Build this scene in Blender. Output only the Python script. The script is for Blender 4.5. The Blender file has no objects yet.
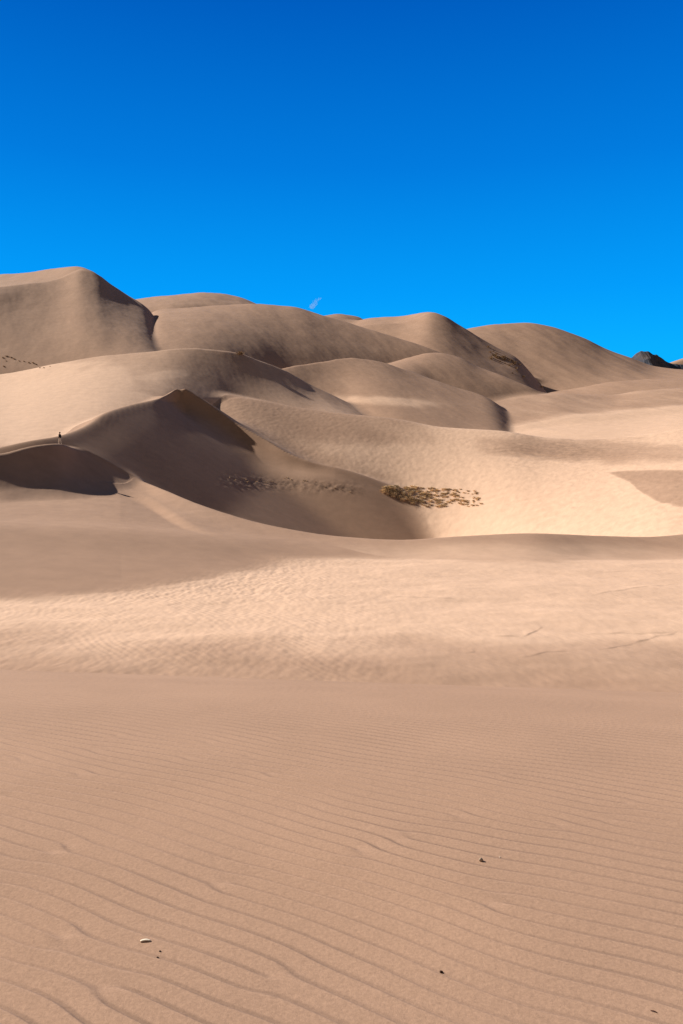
import bpy, bmesh, math, random
import numpy as np
from mathutils import Vector, Matrix

random.seed(7)
RNG = np.random.default_rng(11)
S = bpy.context.scene
COL = S.collection

# ------------------------------------------------------------------ camera
F_PX, CX, CY = 760.0, 341.5, 512.0
PITCH = math.radians(3.16)            # the phone is tilted down a little
EYE = 1.6
cam_d = bpy.data.cameras.new("camera")
cam = bpy.data.objects.new("camera", cam_d)
COL.objects.link(cam)
cam.location = (0, 0, EYE)
cam.rotation_euler = (math.pi / 2 - PITCH, 0, 0)
cam_d.sensor_fit = 'VERTICAL'
cam_d.sensor_height = 36.0
cam_d.lens = F_PX / 1024.0 * 36.0
cam_d.clip_start = 0.05
cam_d.clip_end = 30000
S.camera = cam
CP, SP = math.cos(PITCH), math.sin(PITCH)


def ray(px, py):
    x = (np.asarray(px, float) - CX) / F_PX
    y = (CY - np.asarray(py, float)) / F_PX
    return x, CP + y * SP, -SP + y * CP          # world direction


def at(px, py, Y):
    """(bearing tangent, height) of a point of the survey at depth Y."""
    dx, dy, dz = ray(px, py)
    return dx / dy, EYE + dz / dy * Y


def project_y(Y, z):
    """picture row of a point at depth Y, height z."""
    zz = z - EYE
    depth = Y * CP - zz * SP
    up = Y * SP + zz * CP
    return CY - F_PX * up / depth


# ------------------------------------------------------------------ numeric helpers
def pchip(x, y, xi):
    x = np.asarray(x, float); y = np.asarray(y, float)
    h = np.diff(x); d = np.diff(y) / h
    m = np.zeros_like(y)
    for i in range(1, len(x) - 1):
        if d[i - 1] * d[i] > 0:
            w1, w2 = 2 * h[i] + h[i - 1], h[i] + 2 * h[i - 1]
            m[i] = (w1 + w2) / (w1 / d[i - 1] + w2 / d[i])
    m[0], m[-1] = d[0], d[-1]
    xi = np.clip(xi, x[0], x[-1])
    k = np.clip(np.searchsorted(x, xi) - 1, 0, len(x) - 2)
    t = (xi - x[k]) / h[k]
    return ((1 + 2 * t) * (1 - t) ** 2 * y[k] + t * (1 - t) ** 2 * h[k] * m[k]
            + t * t * (3 - 2 * t) * y[k + 1] + t * t * (t - 1) * h[k] * m[k + 1])


def sstep(a, b, x):
    t = np.clip((x - a) / (b - a), 0, 1)
    return t * t * (3 - 2 * t)


def lattice(ix, iy, seed):
    h = (ix.astype(np.int64) * 374761393 + iy.astype(np.int64) * 668265263 + seed * 1442695041) & 0xffffffff
    h = ((h ^ (h >> 13)) * 1274126177) & 0xffffffff
    return ((h ^ (h >> 16)) & 0xffff) / 65535.0 * 2 * math.pi


def noise(x, y, seed=0):
    ix, iy = np.floor(x), np.floor(y)
    fx, fy = x - ix, y - iy
    ux, uy = fx ** 3 * (fx * (fx * 6 - 15) + 10), fy ** 3 * (fy * (fy * 6 - 15) + 10)
    r = 0
    for dx in (0, 1):
        for dy in (0, 1):
            a = lattice(ix + dx, iy + dy, seed)
            g = np.cos(a) * (fx - dx) + np.sin(a) * (fy - dy)
            r = r + g * (ux if dx else 1 - ux) * (uy if dy else 1 - uy)
    return r * 1.4


def fbm(x, y, seed=0, n=4):
    r, a = 0, 1.0
    for k in range(n):
        r = r + a * noise(x * 2 ** k, y * 2 ** k, seed + k * 17)
        a *= 0.5
    return r


def ripple_tile(n, lam, steps, beta, seed):
    """wind ripples grown on a periodic sheet (pattern-forming flow): crests fork and end as real ones do."""
    rg = np.random.default_rng(seed)
    k = np.fft.fftfreq(n) * 2 * math.pi * lam / (2 * math.pi)
    kr = np.fft.rfftfreq(n) * lam
    KY, KX = np.meshgrid(k, kr, indexing='ij')
    k2 = KX ** 2 + KY ** 2
    L = 0.35 - (1 - k2) ** 2 - beta * KX ** 2
    dt = 0.6
    u = rg.normal(0, 0.3, (n, n))
    uh = np.fft.rfft2(u)
    den = 1.0 / (1 - dt * np.minimum(L, 0.35) + dt * 0.7)
    for _ in range(steps):
        u = np.fft.irfft2(uh, s=(n, n))
        uh = (uh + dt * 0.7 * uh - dt * np.fft.rfft2(u ** 3 - 0.35 * u ** 2)) * den
    u = np.fft.irfft2(uh, s=(n, n))
    u = u / u.std()
    # lean the crests down-wind: long stoss side, short lee side
    return u


def tile_at(tile, lam_cells, x, y, lam, ang):
    """sample: crest normal points along ang (radians from +X)."""
    n = tile.shape[0]
    c, s = math.cos(ang), math.sin(ang)
    v = (x * c + y * s) / lam * lam_cells
    w = (-x * s + y * c) / lam * lam_cells
    v0, w0 = np.floor(v), np.floor(w)
    fv, fw = v - v0, w - w0
    fv = fv * fv * (3 - 2 * fv) * .5 + fv * .5
    fw = fw * fw * (3 - 2 * fw) * .5 + fw * .5
    i, j = v0.astype(np.int64) % n, w0.astype(np.int64) % n
    i1, j1 = (i + 1) % n, (j + 1) % n
    return (tile[i, j] * (1 - fv) * (1 - fw) + tile[i1, j] * fv * (1 - fw)
            + tile[i, j1] * (1 - fv) * fw + tile[i1, j1] * fv * fw)


# ------------------------------------------------------------------ survey grid (rays from the view point, near rows dense)
u_in = np.linspace(-0.50, 0.50, 800)
u_out = 0.50 + np.cumsum(np.geomspace(0.0016, 0.06, 44))
U = np.concatenate([-u_out[::-1], u_in, u_out])


def rows():
    y, r = 1.15, []
    while y < 9000:
        r.append(y)
        if y < 14: d = max(y * y / (F_PX * EYE) * 0.95, 0.0035)
        elif y < 25: d = 0.30
        elif y < 60: d = 0.11 + (y - 25) * 0.002
        elif y < 110: d = 0.24
        elif y < 250: d = 0.45
        elif y < 480: d = 1.1
        elif y < 860: d = 1.8
        elif y < 1000: d = 8
        else: d = y * 0.07
        y += d
    return np.array(r)


Y = rows()
UU, YY = np.meshgrid(U, Y)
XX = UU * YY
PXX = CX + F_PX * UU                     # bearing expressed as survey column


# ------------------------------------------------------------------ dunes
def smooth(a, px):
    """soften a curve over the bearings, in survey columns."""
    g = np.arange(-1200.0, 1900.0, 1.0)
    b = np.interp(g, PXX[0], a)
    r = int(px * 3) + 1
    k = np.exp(-0.5 * (np.arange(-r, r + 1) / px) ** 2); k /= k.sum()
    b = np.convolve(np.pad(b, r, mode='edge'), k, mode='valid')
    return np.interp(PXX[0], g, b)


class Dune:
    def __init__(s, label, crest, foot, c=0.2, sb=0.5, kr=0.004, k=0.008, wob=0.0, seed=0, coarse=0.0, sc=4, sf=16, sh=None, dv=0.5, ff=1.6, clip=False, repose=None):
        s.repose = repose
        s.clip = clip
        s.ff = ff
        s.dv = dv
        s.sh = sh if sh is not None else ((0.1, 0.1) if seed >= 8 else (0, 0))
        s.sc, s.sf = sc, sf
        s.label, s.crest, s.foot, s.c, s.sb, s.kr, s.k, s.wob, s.seed, s.coarse = label, crest, foot, c, sb, kr, k, wob, seed, coarse

    def curve(s, pts, sh):
        a = np.array(pts, float)
        a[:, 2] *= 1 + sh * np.clip((a[:, 0] - CX) / F_PX + 0.45, -0.2, 1.2)   # the crests run away to the right
        u, z = at(a[:, 0], a[:, 1], a[:, 2])
        out = np.maximum(a[0, 0] - PXX[0], 0) + np.maximum(PXX[0] - a[-1, 0], 0)
        yv = pchip(u, a[:, 2], U)
        return yv, pchip(u, z, U) - 0.45 * out / F_PX * yv      # past its ends a dune dips under its neighbours

    def height(s):
        if s.repose: return s.slip_height()
        yc, zc = s.curve(s.crest, s.sh[0])
        yf, zf = s.curve(s.foot, s.sh[1])
        # widen slowly so that no column turns into a cliff
        L = np.maximum(smooth(yc - yf, s.sf), 2.0)
        ycs, zcs = smooth(yc, s.sc), smooth(zc, s.sc)
        yc, zc = smooth(yc, s.sc * s.ff), smooth(zc, s.sc * s.ff)
        zf = smooth(zf, s.sf)
        yf = yc - L
        drop = zc - zf - 0.10 * L
        zf = zc - 0.10 * L - (np.sqrt(drop * drop + 1.0) + drop) * 0.5      # a face always falls towards its foot
        lift = sstep(0.45, 1.0, (YY - yf) / L)              # crest keeps its edge, the face below it is smoother
        yc, zc = yc + (ycs - yc) * lift, zc + (zcs - zc) * lift
        L = yc - yf
        t = (YY - yf) / L
        tt = np.clip(t, 0, 1)
        g = tt + s.c * (tt - tt * tt)
        g = np.where(t < 0, t * max(1 + s.c, 0.3), g)
        dive = np.minimum(t, 0) * L
        sl1 = (zc - zf) / L * (1 - s.c)
        front = zf + (zc - zf) * g
        front = np.where(t > 1, zc + sl1 * (YY - yc), front)
        front = front - dive * dive / (s.dv * yf)
        sb = s.sb if not isinstance(s.sb, tuple) else np.interp(PXX, s.sb[0], s.sb[1])
        back = zc - sb * (YY - yc) - np.maximum(YY - yc - 26, 0) ** 2 * 0.004
        k = s.kr * yc + 1e-6
        h = np.clip(0.5 + 0.5 * (back - front) / k, 0, 1)
        z = back * (1 - h) + front * h - k * h * (1 - h)
        if s.clip:                                            # ends at the brink of the peaked dune's slip face
            z = z - 1.5 * np.maximum(BRINK + 1.5 - YY, 0) * (1 - sstep(330, 380, PXX))
        z = z + k * 0.25 * np.exp(-((YY - yc) / (0.08 * yc)) ** 2)
        return z


    def slip_height(s):
        """sand lying at its angle of repose below the crest: the highest of the cones hung from every crest point."""
        yc, zc = s.curve(s.crest, 0)
        yc, zc = smooth(yc, s.sc), smooth(zc, s.sc)
        px = np.linspace(s.crest[0][0], s.crest[-1][0], 1100)
        cy, cz = np.interp(px, PXX[0], yc), np.interp(px, PXX[0], zc)
        cx = (px - CX) / F_PX * cy
        rep = np.interp(px, s.repose[0], s.repose[1])
        z = np.full(YY.shape, -40.0)
        r0, r1 = np.searchsorted(Y, 66), np.searchsorted(Y, 260)
        c0, c1 = np.searchsorted(PXX[0], s.crest[0][0] - 40), np.searchsorted(PXX[0], s.crest[-1][0] + 60)
        xs, ys = XX[r0:r1, c0:c1], YY[r0:r1, c0:c1]
        best = np.full(xs.shape, -40.0)
        near_ = np.full(xs.shape, 1e3)
        lee_ = np.full(xs.shape, 60.0)
        for a, b, h, r in zip(cx, cy, cz, rep):
            d = np.sqrt((xs - a) ** 2 + (ys - b) ** 2)
            dd = np.where(d > 26, 26 + (d - 26) * 0.82, d)
            np.maximum(best, h - r * (np.sqrt(dd * dd + 0.30) - 0.548), out=best)
            np.minimum(near_, d, out=near_)
        soft = best.copy()                                  # slides round off the inner corners
        for _ in range(3):
            for ax, w_ in ((0, 5), (1, 8)):
                pad = [(0, 0), (0, 0)]; pad[ax] = (w_, w_)
                cs = np.cumsum(np.pad(soft, pad, mode='edge'), axis=ax)
                n_ = soft.shape[ax]
                soft = (np.take(cs, range(2 * w_, 2 * w_ + n_), axis=ax) - np.take(cs, range(0, n_), axis=ax)) / (2 * w_)
        m_ = sstep(1.5, 7.0, near_)
        best = best * (1 - m_) + soft * m_
        # hollow carved under the ridge on the lee side, added to deepen its shadow
        for a, b, h, q_ in list(zip(cx, cy, cz, px))[::1]:
            if 186 < q_ < 350:
                f_ = max(335 - q_, 0) / 149
                np.minimum(lee_, np.sqrt((xs - a) ** 2 + (ys - b) ** 2) / (1.9 + 3.2 * f_), out=lee_)
        front_ = 1 - sstep(-1.8, 1.4, ys - np.interp(xs / ys * F_PX + CX, px, cy))
        f2 = np.clip((335 - (xs / ys * F_PX + CX)) / 149, 0, 1) * sstep(150, 190, xs / ys * F_PX + CX)
        best = best - (0.30 * sstep(0.02, 0.3, f2) + 2.3 * f2) * lee_ * np.exp(1 - lee_) * front_ * (f2 > 0)
        z[r0:r1, c0:c1] = best
        return z


D = []
D.append(Dune("smooth brow of brown sand rising from the pale rippled flat",
    [(-300,512,60),(-150,520,62),(0,526,66),(100,530,68),(200,536,71),(300,545,74),(400,556,74),(520,575,74),(700,600,74)],
    [(-300,580,47),(-150,596,46),(0,597,46.5),(150,587,49),(300,571,53),(400,565,64),(520,585,66),(700,610,66)],
    c=0.2, sb=((0, 120, 260, 400), (-0.075, -0.075, 0.02, 0.12)), kr=0.03, k=0.012, seed=1))
D.append(Dune("low front dune whose thin pale crest sweeps down from the walking person",
    [(-300,474,74),(-150,466,83),(-60,460,90),(0,454,96),(35,445.8,101),(60,443.6,105),(80,452.5,109),(100,463.5,112),(120,473,113),(140,480.5,110),(165,490.5,102),(200,505,93),(270,525.5,84),(340,536.5,80),(400,540,78),(460,536.5,78),(530,533.5,78),(600,536,80),(650,537,81),(690,534,82),(850,528,84)],
    [(-300,520,70),(-150,508,80),(-60,499,83),(0,493,88),(40,489,93),(75,482,98),(100,482,103),(120,484,106),(140,491,103),(165,504,92),(200,522,78),(270,543,68),(340,553,62),(400,561,53),(460,564,50),(530,565,47),(600,565,47),(690,565,49),(850,556,58)],
    c=-0.35, sb=0.50, kr=0.012, k=0.014, seed=2, sc=4))
D.append(Dune("peaked dune with a dark steep slip face above a bowl",
    [(-260,500,88),(-60,462,98),(30,441,106),(60,435.8,111),(75,431,116),(90,424,122),(105,413.5,130),(130,405,143),(160,398,159),(174,391.5,168),(181,387.5,171),(190,392.5,171),(200,399,170.5),(230,420,167),(262,438,162),(290,454,157),(312,462,155),(345,470,154),(400,492,152),(470,530,145),(560,560,115)],
    [(-260,520,84),(-60,480,94),(30,460,102),(60,451,107),(100,472,118),(140,488,128),(200,514,136),(270,536,137),(340,548,128),(385,552,116),(420,556,106),(470,560,100),(560,570,100)],
    k=0.010, seed=3, sc=1.5, repose=((30, 110, 181, 230, 345, 400), (0.63, 0.63, 0.64, 0.63, 0.59, 0.55))))
D.append(Dune("wide pale valley slope with wind streaks and a dry grass patch",
    [(100,440,199),(181,414,196),(205,400,199),(228,396.5,201),(255,399.5,201),(300,408,200),(343,413.5,198),(396,419,195),(440,427,190),(506,432,184),(547,438,180),(593,440,175),(640,435.5,172),(690,428.5,170),(850,412,168)],
    [(100,470,178),(181,425,178),(230,428,173),(262,442,167),(300,460,162),(345,473,157),(400,499,150),(460,522,137),(530,537,118),(600,541,104),(690,540,92),(850,535,86)],
    c=0.25, sb=0.35, kr=0.02, k=0.02, seed=5, coarse=1.0))
D.append(Dune("sunlit dune with a narrow ridge, small dark scrub on its top and a shaded right face",
    [(-300,400,215),(-150,388,222),(0,375.5,222),(44,367,220),(101,357,218),(151,352,220),(202,348.8,228),(225,351,232),(240,353.3,235),(255,359,237),(283,369.6,241),(311,385,243),(340,399.5,243),(371,416,240),(400,436,218),(460,480,212)],
    [(-300,470,84),(-150,464,92),(-60,459,97),(0,456,102),(60,454,106),(100,455,109),(140,440,129),(165,420,153),(181,405,174),(205,395,190),(230,397,199),(255,402,203),(300,410.5,203),(343,416,202),(400,440,200),(460,490,190)],
    c=-0.12, sb=0.40, kr=0.012, k=0.010, seed=6, coarse=0.5, clip=True, dv=0.06))
D.append(Dune("strip of bright pale sand flat between the far dunes",
    [(380,440,230),(470,434,232),(500,430,232),(530,424,234),(557,420,236),(620,414,240),(690,408,243),(850,400,245)],
    [(380,450,190),(470,450,185),(500,447,182),(557,450,176),(620,449,172),(690,440,168),(850,425,166)],
    c=0.0, sb=0.05, kr=0.01, k=0.01, seed=7, coarse=1.3, sh=(0.1, 0)))
D.append(Dune("rounded dune ending in a dark nose above the bright strip of sand",
    [(200,410,245),(250,385,252),(285,367.5,264),(325,361.8,280),(353,358,288),(375,361,288),(410,372,283),(460,389,270),(476,394,265),(494,402,257),(505,413,251),(511,424,246),(525,446,240),(560,480,235)],
    [(200,420,236),(285,392,240),(311,401,238),(340,412,228),(371,420,210),(400,427,200),(440,433,196),(480,438,194),(510,438,192),(560,490,190)],
    c=0.10, sb=0.30, kr=0.010, k=0.008, seed=8))
D.append(Dune("low pale dune lapping over the bright strip of sand",
    [(440,420,275),(470,406,284),(493,400,290),(529,396,296),(564,394.5,299),(590,396,300),(611,397,300),(640,393,300),(690,389,299),(850,380,296)],
    [(440,436,214),(500,433,216),(557,422,226),(620,416,231),(690,410,234),(850,402,238)],
    c=0.35, sb=0.20, kr=0.03, k=0.012, seed=9, coarse=0.25))
D.append(Dune("long low dune crest in front of the big right dune",
    [(490,415,330),(520,401,336),(545,394.5,342),(575,390,350),(600,385.5,355),(625,382,358),(653,380.3,360),(690,380,361),(850,376,362)],
    [(490,425,300),(545,399,308),(600,398,304),(690,391,302),(850,384,300)],
    c=0.3, sb=0.25, kr=0.01, k=0.008, seed=10))
D.append(Dune("middle dune whose low crest lies under the brown scrub slope",
    [(330,400,300),(370,372,308),(396,362,318),(417,357,326),(431,353.6,330),(442,353.6,330),(460,358,325),(476,366.5,318),(511,380,302),(540,391.5,292),(560,400,300),(620,440,290)],
    [(330,410,270),(396,372,278),(430,384,274),(476,399,270),(540,402,284),(560,410,285),(620,450,280)],
    c=0.35, sb=0.35, kr=0.008, k=0.006, seed=11))
D.append(Dune("broad smooth brown dune in the centre under the wisp of cloud",
    [(40,400,350),(100,364,362),(138,334,370),(153,312.4,374),(182,309.6,380),(220,307.3,388),(262,305.6,394),(290,308,396),(325,317,390),(360,327,379),(389,336,368),(417,345,357),(438,352,349),(470,368,340),(520,405,330)],
    [(40,385,240),(100,372,236),(202,356,248),(240,366,254),(285,380,265),(353,384,284),(417,388,302),(470,400,310),(520,430,310)],
    c=0.30, sb=0.30, kr=0.012, k=0.006, seed=12))
D.append(Dune("highest dune with a broad shaded face and bright sunlit top",
    [(-300,302,220),(-150,296,262),(0,287,314),(34,283.5,331),(60,278.5,344),(72,273.5,349),(80,270,351),(93,272.6,354),(111,285,355),(128,295.8,353),(145,305.8,349),(155,317,344),(162,333,337),(172,349,326),(186,380,306),(230,460,296)],
    [(-300,372,205),(-150,368,218),(0,365,233),(44,367,231),(101,360,230),(151,356,232),(175,354,238),(186,385,240),(230,470,245)],
    c=0.05, sb=0.20, kr=0.010, k=0.005, seed=13, sh=(0, 0)))
D.append(Dune("highest dune with a broad shaded face and bright sunlit top",
    [(-300,290,470),(-150,285.5,450),(0,276.5,416),(34,273,400),(60,268.6,381),(72,266.8,366),(82,267,356),(93,272,351),(105,285,344),(130,320,338),(170,380,338)],
    [(-300,310,225),(-150,300,266),(0,288,317),(34,284.5,333),(60,279.5,345),(80,273,350),(93,276,347),(105,290,340),(130,330,330),(170,390,330)],
    c=0.0, sb=0.3, kr=0.012, k=0.005, seed=18, sh=(0, 0), sf=6))
D.append(Dune("pointed far dune with a brown scrub covered right flank",
    [(290,350,440),(340,331,442),(367,326,442),(396,324.5,440),(417,318.5,440),(431,312.4,440),(440,314.2,438),(461,326.8,428),(493,346,409),(518,358.5,394),(529,371,386),(543,388,376),(570,425,368)],
    [(290,360,380),(380,366,352),(431,357,350),(476,371,345),(511,385,338),(543,396,335),(570,435,330)],
    c=0.05, sb=0.30, kr=0.010, k=0.008, seed=14, sh=(0.15, 0.1)))
D.append(Dune("pointed far dune with a brown scrub covered right flank",
    [(300,340,520),(345,326,515),(367,319,505),(403,316.6,480),(420,313.3,456),(431,311.6,444),(440,315,436),(460,345,430)],
    [(300,360,430),(345,330,438),(367,327,442),(396,325.5,441),(417,319.5,440),(431,314,437),(440,320,430),(460,350,425)],
    c=0.0, sb=0.3, kr=0.008, k=0.004, seed=19, sh=(0.15, 0.15), sf=6))
D.append(Dune("tiny dark dune tip behind the broad central dune",
    [(250,350,520),(300,325,530),(324,316,540),(340,314.6,546),(357,317,548),(371,326,542),(385,335,536),(420,365,520)],
    [(250,360,470),(324,324,470),(371,334,480),(385,342,480),(420,375,470)],
    c=0.0, sb=0.42, kr=0.006, k=0.008, seed=15))
D.append(Dune("far brown dune peeping over between the highest dune and the central dune",
    [(20,330,560),(100,308,570),(141,299.8,580),(175,296.8,590),(209,294.6,602),(230,296.4,603),(241,299,600),(255,304.8,596),(290,325,585),(360,380,560)],
    [(20,340,500),(141,308,500),(209,303,510),(255,312,520),(360,390,500)],
    c=0.2, sb=0.40, kr=0.010, k=0.008, seed=16))
D.append(Dune("broad far dune sloping down to the dark rocky peak",
    [(380,362,560),(440,337,572),(472,328.3,580),(493,325,586),(515,323.5,590),(529,323.2,590),(550,326.8,586),(582,338,572),(607,350.5,558),(632,359.2,545),(653,367.5,535),(690,371.5,525),(850,378,540)],
    [(380,400,440),(472,372,440),(529,389,424),(575,395,408),(620,391,404),(690,386,402),(850,382,400)],
    c=0.15, sb=0.30, kr=0.012, k=0.006, seed=17))
MOUNT_LABEL = "dark rocky peak standing beyond the right dunes"

ZB = np.where(YY < 60, -6.45, -6.45 - np.maximum(YY - 66, 0) * 0.09)
ZB = np.maximum(ZB, -12.5)
ZB = ZB + 0.10 * fbm(XX / 9.0, YY / 6.0, 5) * sstep(14, 26, YY)
a_cur = 0.0124 + 0.0030 * np.clip(UU, -0.7, 0.7)


def fore(X, Yd, a):
    z = -a * Yd * Yd
    return np.where(Yd > 17, -a * 289 - (Yd - 17) * a * 34, z)


ZF = fore(XX, YY, a_cur)


def smax(a, b, k):
    h = np.clip(0.5 + 0.5 * (a - b) / k, 0, 1)
    return b * (1 - h) + a * h + k * h * (1 - h)


LAB = np.ones(YY.shape, np.int16)
Z = ZB.copy()
LUMP = sstep(20, 27, YY)
COARSE = 0.15 + 0.9 * sstep(24, 43, YY + 5 * noise(XX / 7, YY / 4, 91))
BRINK = next(d for d in D if d.label.startswith("peaked")).curve(next(d for d in D if d.label.startswith("peaked")).crest, 0)[0]
NUM = {}
for d in D:
    NUM.setdefault(d.label, len(NUM) + 2)
for n, d in enumerate(D):
    z = d.height()
    # large soft undulations of the wind-blown face
    kk = d.k * np.maximum(YY, 20.0)
    w = np.clip(0.5 + 0.5 * (z - Z) / (kk * 0.5), 0, 1)
    COARSE = COARSE * (1 - w) + d.coarse * w
    LUMP = LUMP * (1 - w)
    LAB = np.where(z > Z, NUM[d.label], LAB)
    Z = smax(z, Z, kk)
w = np.clip(0.5 + 0.5 * (ZF - Z) / 0.6, 0, 1)
COARSE = COARSE * (1 - w)
LAB = np.where(ZF > Z, 0, LAB)
Z = smax(ZF, Z, 0.5)
FORE = w
# where the wind has left pale coarse sand or fine brown sand
PYA = project_y(YY, Z)


def patch(labs, px, py, rx, ry, tilt, val, soft=1.0):
    """blend COARSE towards val inside an ellipse of ground given by its survey bearing and row."""
    global COARSE
    c, s_ = math.cos(tilt), math.sin(tilt)
    a, b = (PXX - px) * c + (PYA - py) * s_, -(PXX - px) * s_ + (PYA - py) * c
    rr_ = np.sqrt((a / rx) ** 2 + (b / ry) ** 2) + 0.22 * noise(XX / 5, YY / 7, int(px))
    m_ = (1 - sstep(1 - 0.6 * soft, 1 + 0.5 * soft, rr_)) * np.isin(LAB, labs)
    COARSE = COARSE * (1 - m_) + val * m_


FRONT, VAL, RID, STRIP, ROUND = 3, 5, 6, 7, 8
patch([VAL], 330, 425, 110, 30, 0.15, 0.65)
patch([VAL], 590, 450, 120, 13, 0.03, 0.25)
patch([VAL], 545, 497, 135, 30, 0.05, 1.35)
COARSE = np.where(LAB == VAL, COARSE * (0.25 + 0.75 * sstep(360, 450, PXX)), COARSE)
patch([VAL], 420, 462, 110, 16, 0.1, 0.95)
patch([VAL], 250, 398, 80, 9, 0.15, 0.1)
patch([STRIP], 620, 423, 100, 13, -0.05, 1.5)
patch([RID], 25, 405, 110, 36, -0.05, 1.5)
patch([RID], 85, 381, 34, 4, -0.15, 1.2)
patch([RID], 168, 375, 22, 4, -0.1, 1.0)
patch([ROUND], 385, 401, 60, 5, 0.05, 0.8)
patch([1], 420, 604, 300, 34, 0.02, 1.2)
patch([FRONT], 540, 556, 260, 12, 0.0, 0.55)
# wedge of browner colour with a crisp lower edge
lo_ = np.interp(PXX, [605, 611, 629, 643, 661, 683, 760], [472, 474, 482, 494, 503, 507, 509])
hi_ = np.interp(PXX, [605, 611, 625, 655, 690, 760], [472, 472.6, 471.4, 470.6, 471, 472])
wob_ = 1.2 * noise(XX / 2.0, YY / 3.0, 44)
m_ = sstep(-2.5, 2.5, lo_ - PYA + wob_) * sstep(-2.5, 0.8, PYA - hi_) * (LAB == VAL) * (PXX > 606)
COARSE = COARSE * (1 - 0.8 * m_)

# sand slumped over the end of the small scarp on the low front dune
m_ = np.exp(-((PXX - 118) / 12) ** 2 - ((project_y(YY, Z) - 482) / 7) ** 2) * (LAB == FRONT)
soft = Z.copy()
r0, r1 = np.searchsorted(Y, 80), np.searchsorted(Y, 125)
c0, c1 = np.searchsorted(PXX[0], 60), np.searchsorted(PXX[0], 180)
blk = np.where(LAB[r0:r1, c0:c1] == FRONT, Z[r0:r1, c0:c1], Z[r0:r1, c0:c1])
for _ in range(3):
    for ax, w_ in ((0, 5), (1, 7)):
        pad = [(0, 0), (0, 0)]; pad[ax] = (w_, w_)
        cs = np.cumsum(np.pad(blk, pad, mode='edge'), axis=ax)
        n_ = blk.shape[ax]
        blk = (np.take(cs, range(2 * w_, 2 * w_ + n_), axis=ax) - np.take(cs, range(0, n_), axis=ax)) / (2 * w_)
soft[r0:r1, c0:c1] = blk
Z = Z * (1 - m_) + soft * m_
# gentle undulation at several sizes, in metres of ground, bigger farther out
Z += (0.0011 * np.minimum(YY, 500) * fbm((XX + YY * .3) / 26, (YY - XX * .3) / 60, 40, 3)) * sstep(60, 260, YY)
# wind ripples on the near sand
T1 = ripple_tile(768, 12, 120, 1.0, 3)
ang = math.radians(61)
wx = 0.06 * noise(XX / 1.3, YY / 1.3, 71); wy = 0.06 * noise(XX / 1.3, YY / 1.3, 72)
near = YY < 16
r1 = np.zeros_like(Z)
xn, yn = (XX + wx)[near], (YY + wy)[near]
LAM, lean = 0.102, 0.0150
ce, se = math.cos(ang), math.sin(ang)
h0 = tile_at(T1, 12, xn, yn, LAM, ang)
for _ in range(3):                                   # the crests lean down-wind: long stoss side, short steep lee
    h0 = 0.5 * h0 + 0.5 * tile_at(T1, 12, xn - lean * h0 * ce, yn - lean * h0 * se, LAM, ang)
rr = h0
amp = 0.0050 * (1 - 0.85 * sstep(3.4, 7.5, yn)) * (0.75 + 0.5 * noise(xn / 0.9, yn / 0.9, 77)) * (1 - 0.4 * sstep(-0.1, 0.45, UU[near]))
r1[near] = rr * amp * FORE[near]
Z += r1
# ripple lee sides painted darker: shade put into the colour, along with dark grains
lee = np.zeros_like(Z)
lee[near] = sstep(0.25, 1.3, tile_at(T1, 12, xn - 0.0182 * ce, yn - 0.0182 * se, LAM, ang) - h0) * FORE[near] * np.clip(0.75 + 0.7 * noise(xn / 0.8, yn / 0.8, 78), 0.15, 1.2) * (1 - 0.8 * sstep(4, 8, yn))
# larger knobbly ripples on the coarse interdune flat
flat = LUMP * (1 - FORE)
mm = flat > 0.001
xm, ym = XX[mm], YY[mm]
q = tile_at(T1, 12, xm + 0.8 * noise(xm / 4, ym / 4, 5), ym, 0.40, math.radians(35))
q2 = fbm(xm / 0.50, ym / 0.95, 9, 2)
lump = (0.004 * q * np.clip(0.6 + noise(xm / 5, ym / 4, 15), 0.1, 1.3) + 0.018 * (1 + 1.3 * sstep(44, 51, ym) * (1 - sstep(-0.12, 0.0, UU[mm]))) * q2)
lump *= (1.0 - 0.55 * sstep(-0.05, 0.15, UU[mm]))
r2 = np.zeros_like(Z); r2[mm] = lump * flat[mm]
Z += r2
# thin wind-cut ledges on the flat, dark grains caught along them
TRAIL = np.zeros_like(Z)
for (x0, y0, x1, y1, hgt) in ((387,595,458,598,.10),(492,635,524,636,.08),(521,638,545,626,.08),(600,650,683,630,.08),(585,632,683,632,.06),(520,658,575,650,.07),(222,589,236,593,.08),(590,595,683,582,.05),(455,652,478,651,.05),(600,571,630,571,.05)):
    d0 = (EYE + 6.4)
    Ya = d0 / math.tan(PITCH + math.atan((y0 - CY) / F_PX)); Yb = d0 / math.tan(PITCH + math.atan((y1 - CY) / F_PX))
    Xa, Xb = (x0 - CX) / F_PX * Ya, (x1 - CX) / F_PX * Yb
    tx = np.clip((XX - Xa) / (Xb - Xa), 0, 1)
    yl = Ya + (Yb - Ya) * tx + 0.35 * noise(XX / 1.2, XX * 0 + y0, 3)
    s_ = (YY - yl)
    env = np.clip(tx * (1 - tx) * 8, 0, 1) * (np.abs(s_) < 4) * np.clip(0.7 + noise(XX / 0.7, YY * 0 + y1, 8), 0, 1)
    Z += 0.26 * hgt * env * (sstep(-0.12, 0.12, s_) - sstep(0.12, 1.2, s_))
    TRAIL += 0.26 * env * np.exp(-(s_ / 0.13) ** 2)
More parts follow.
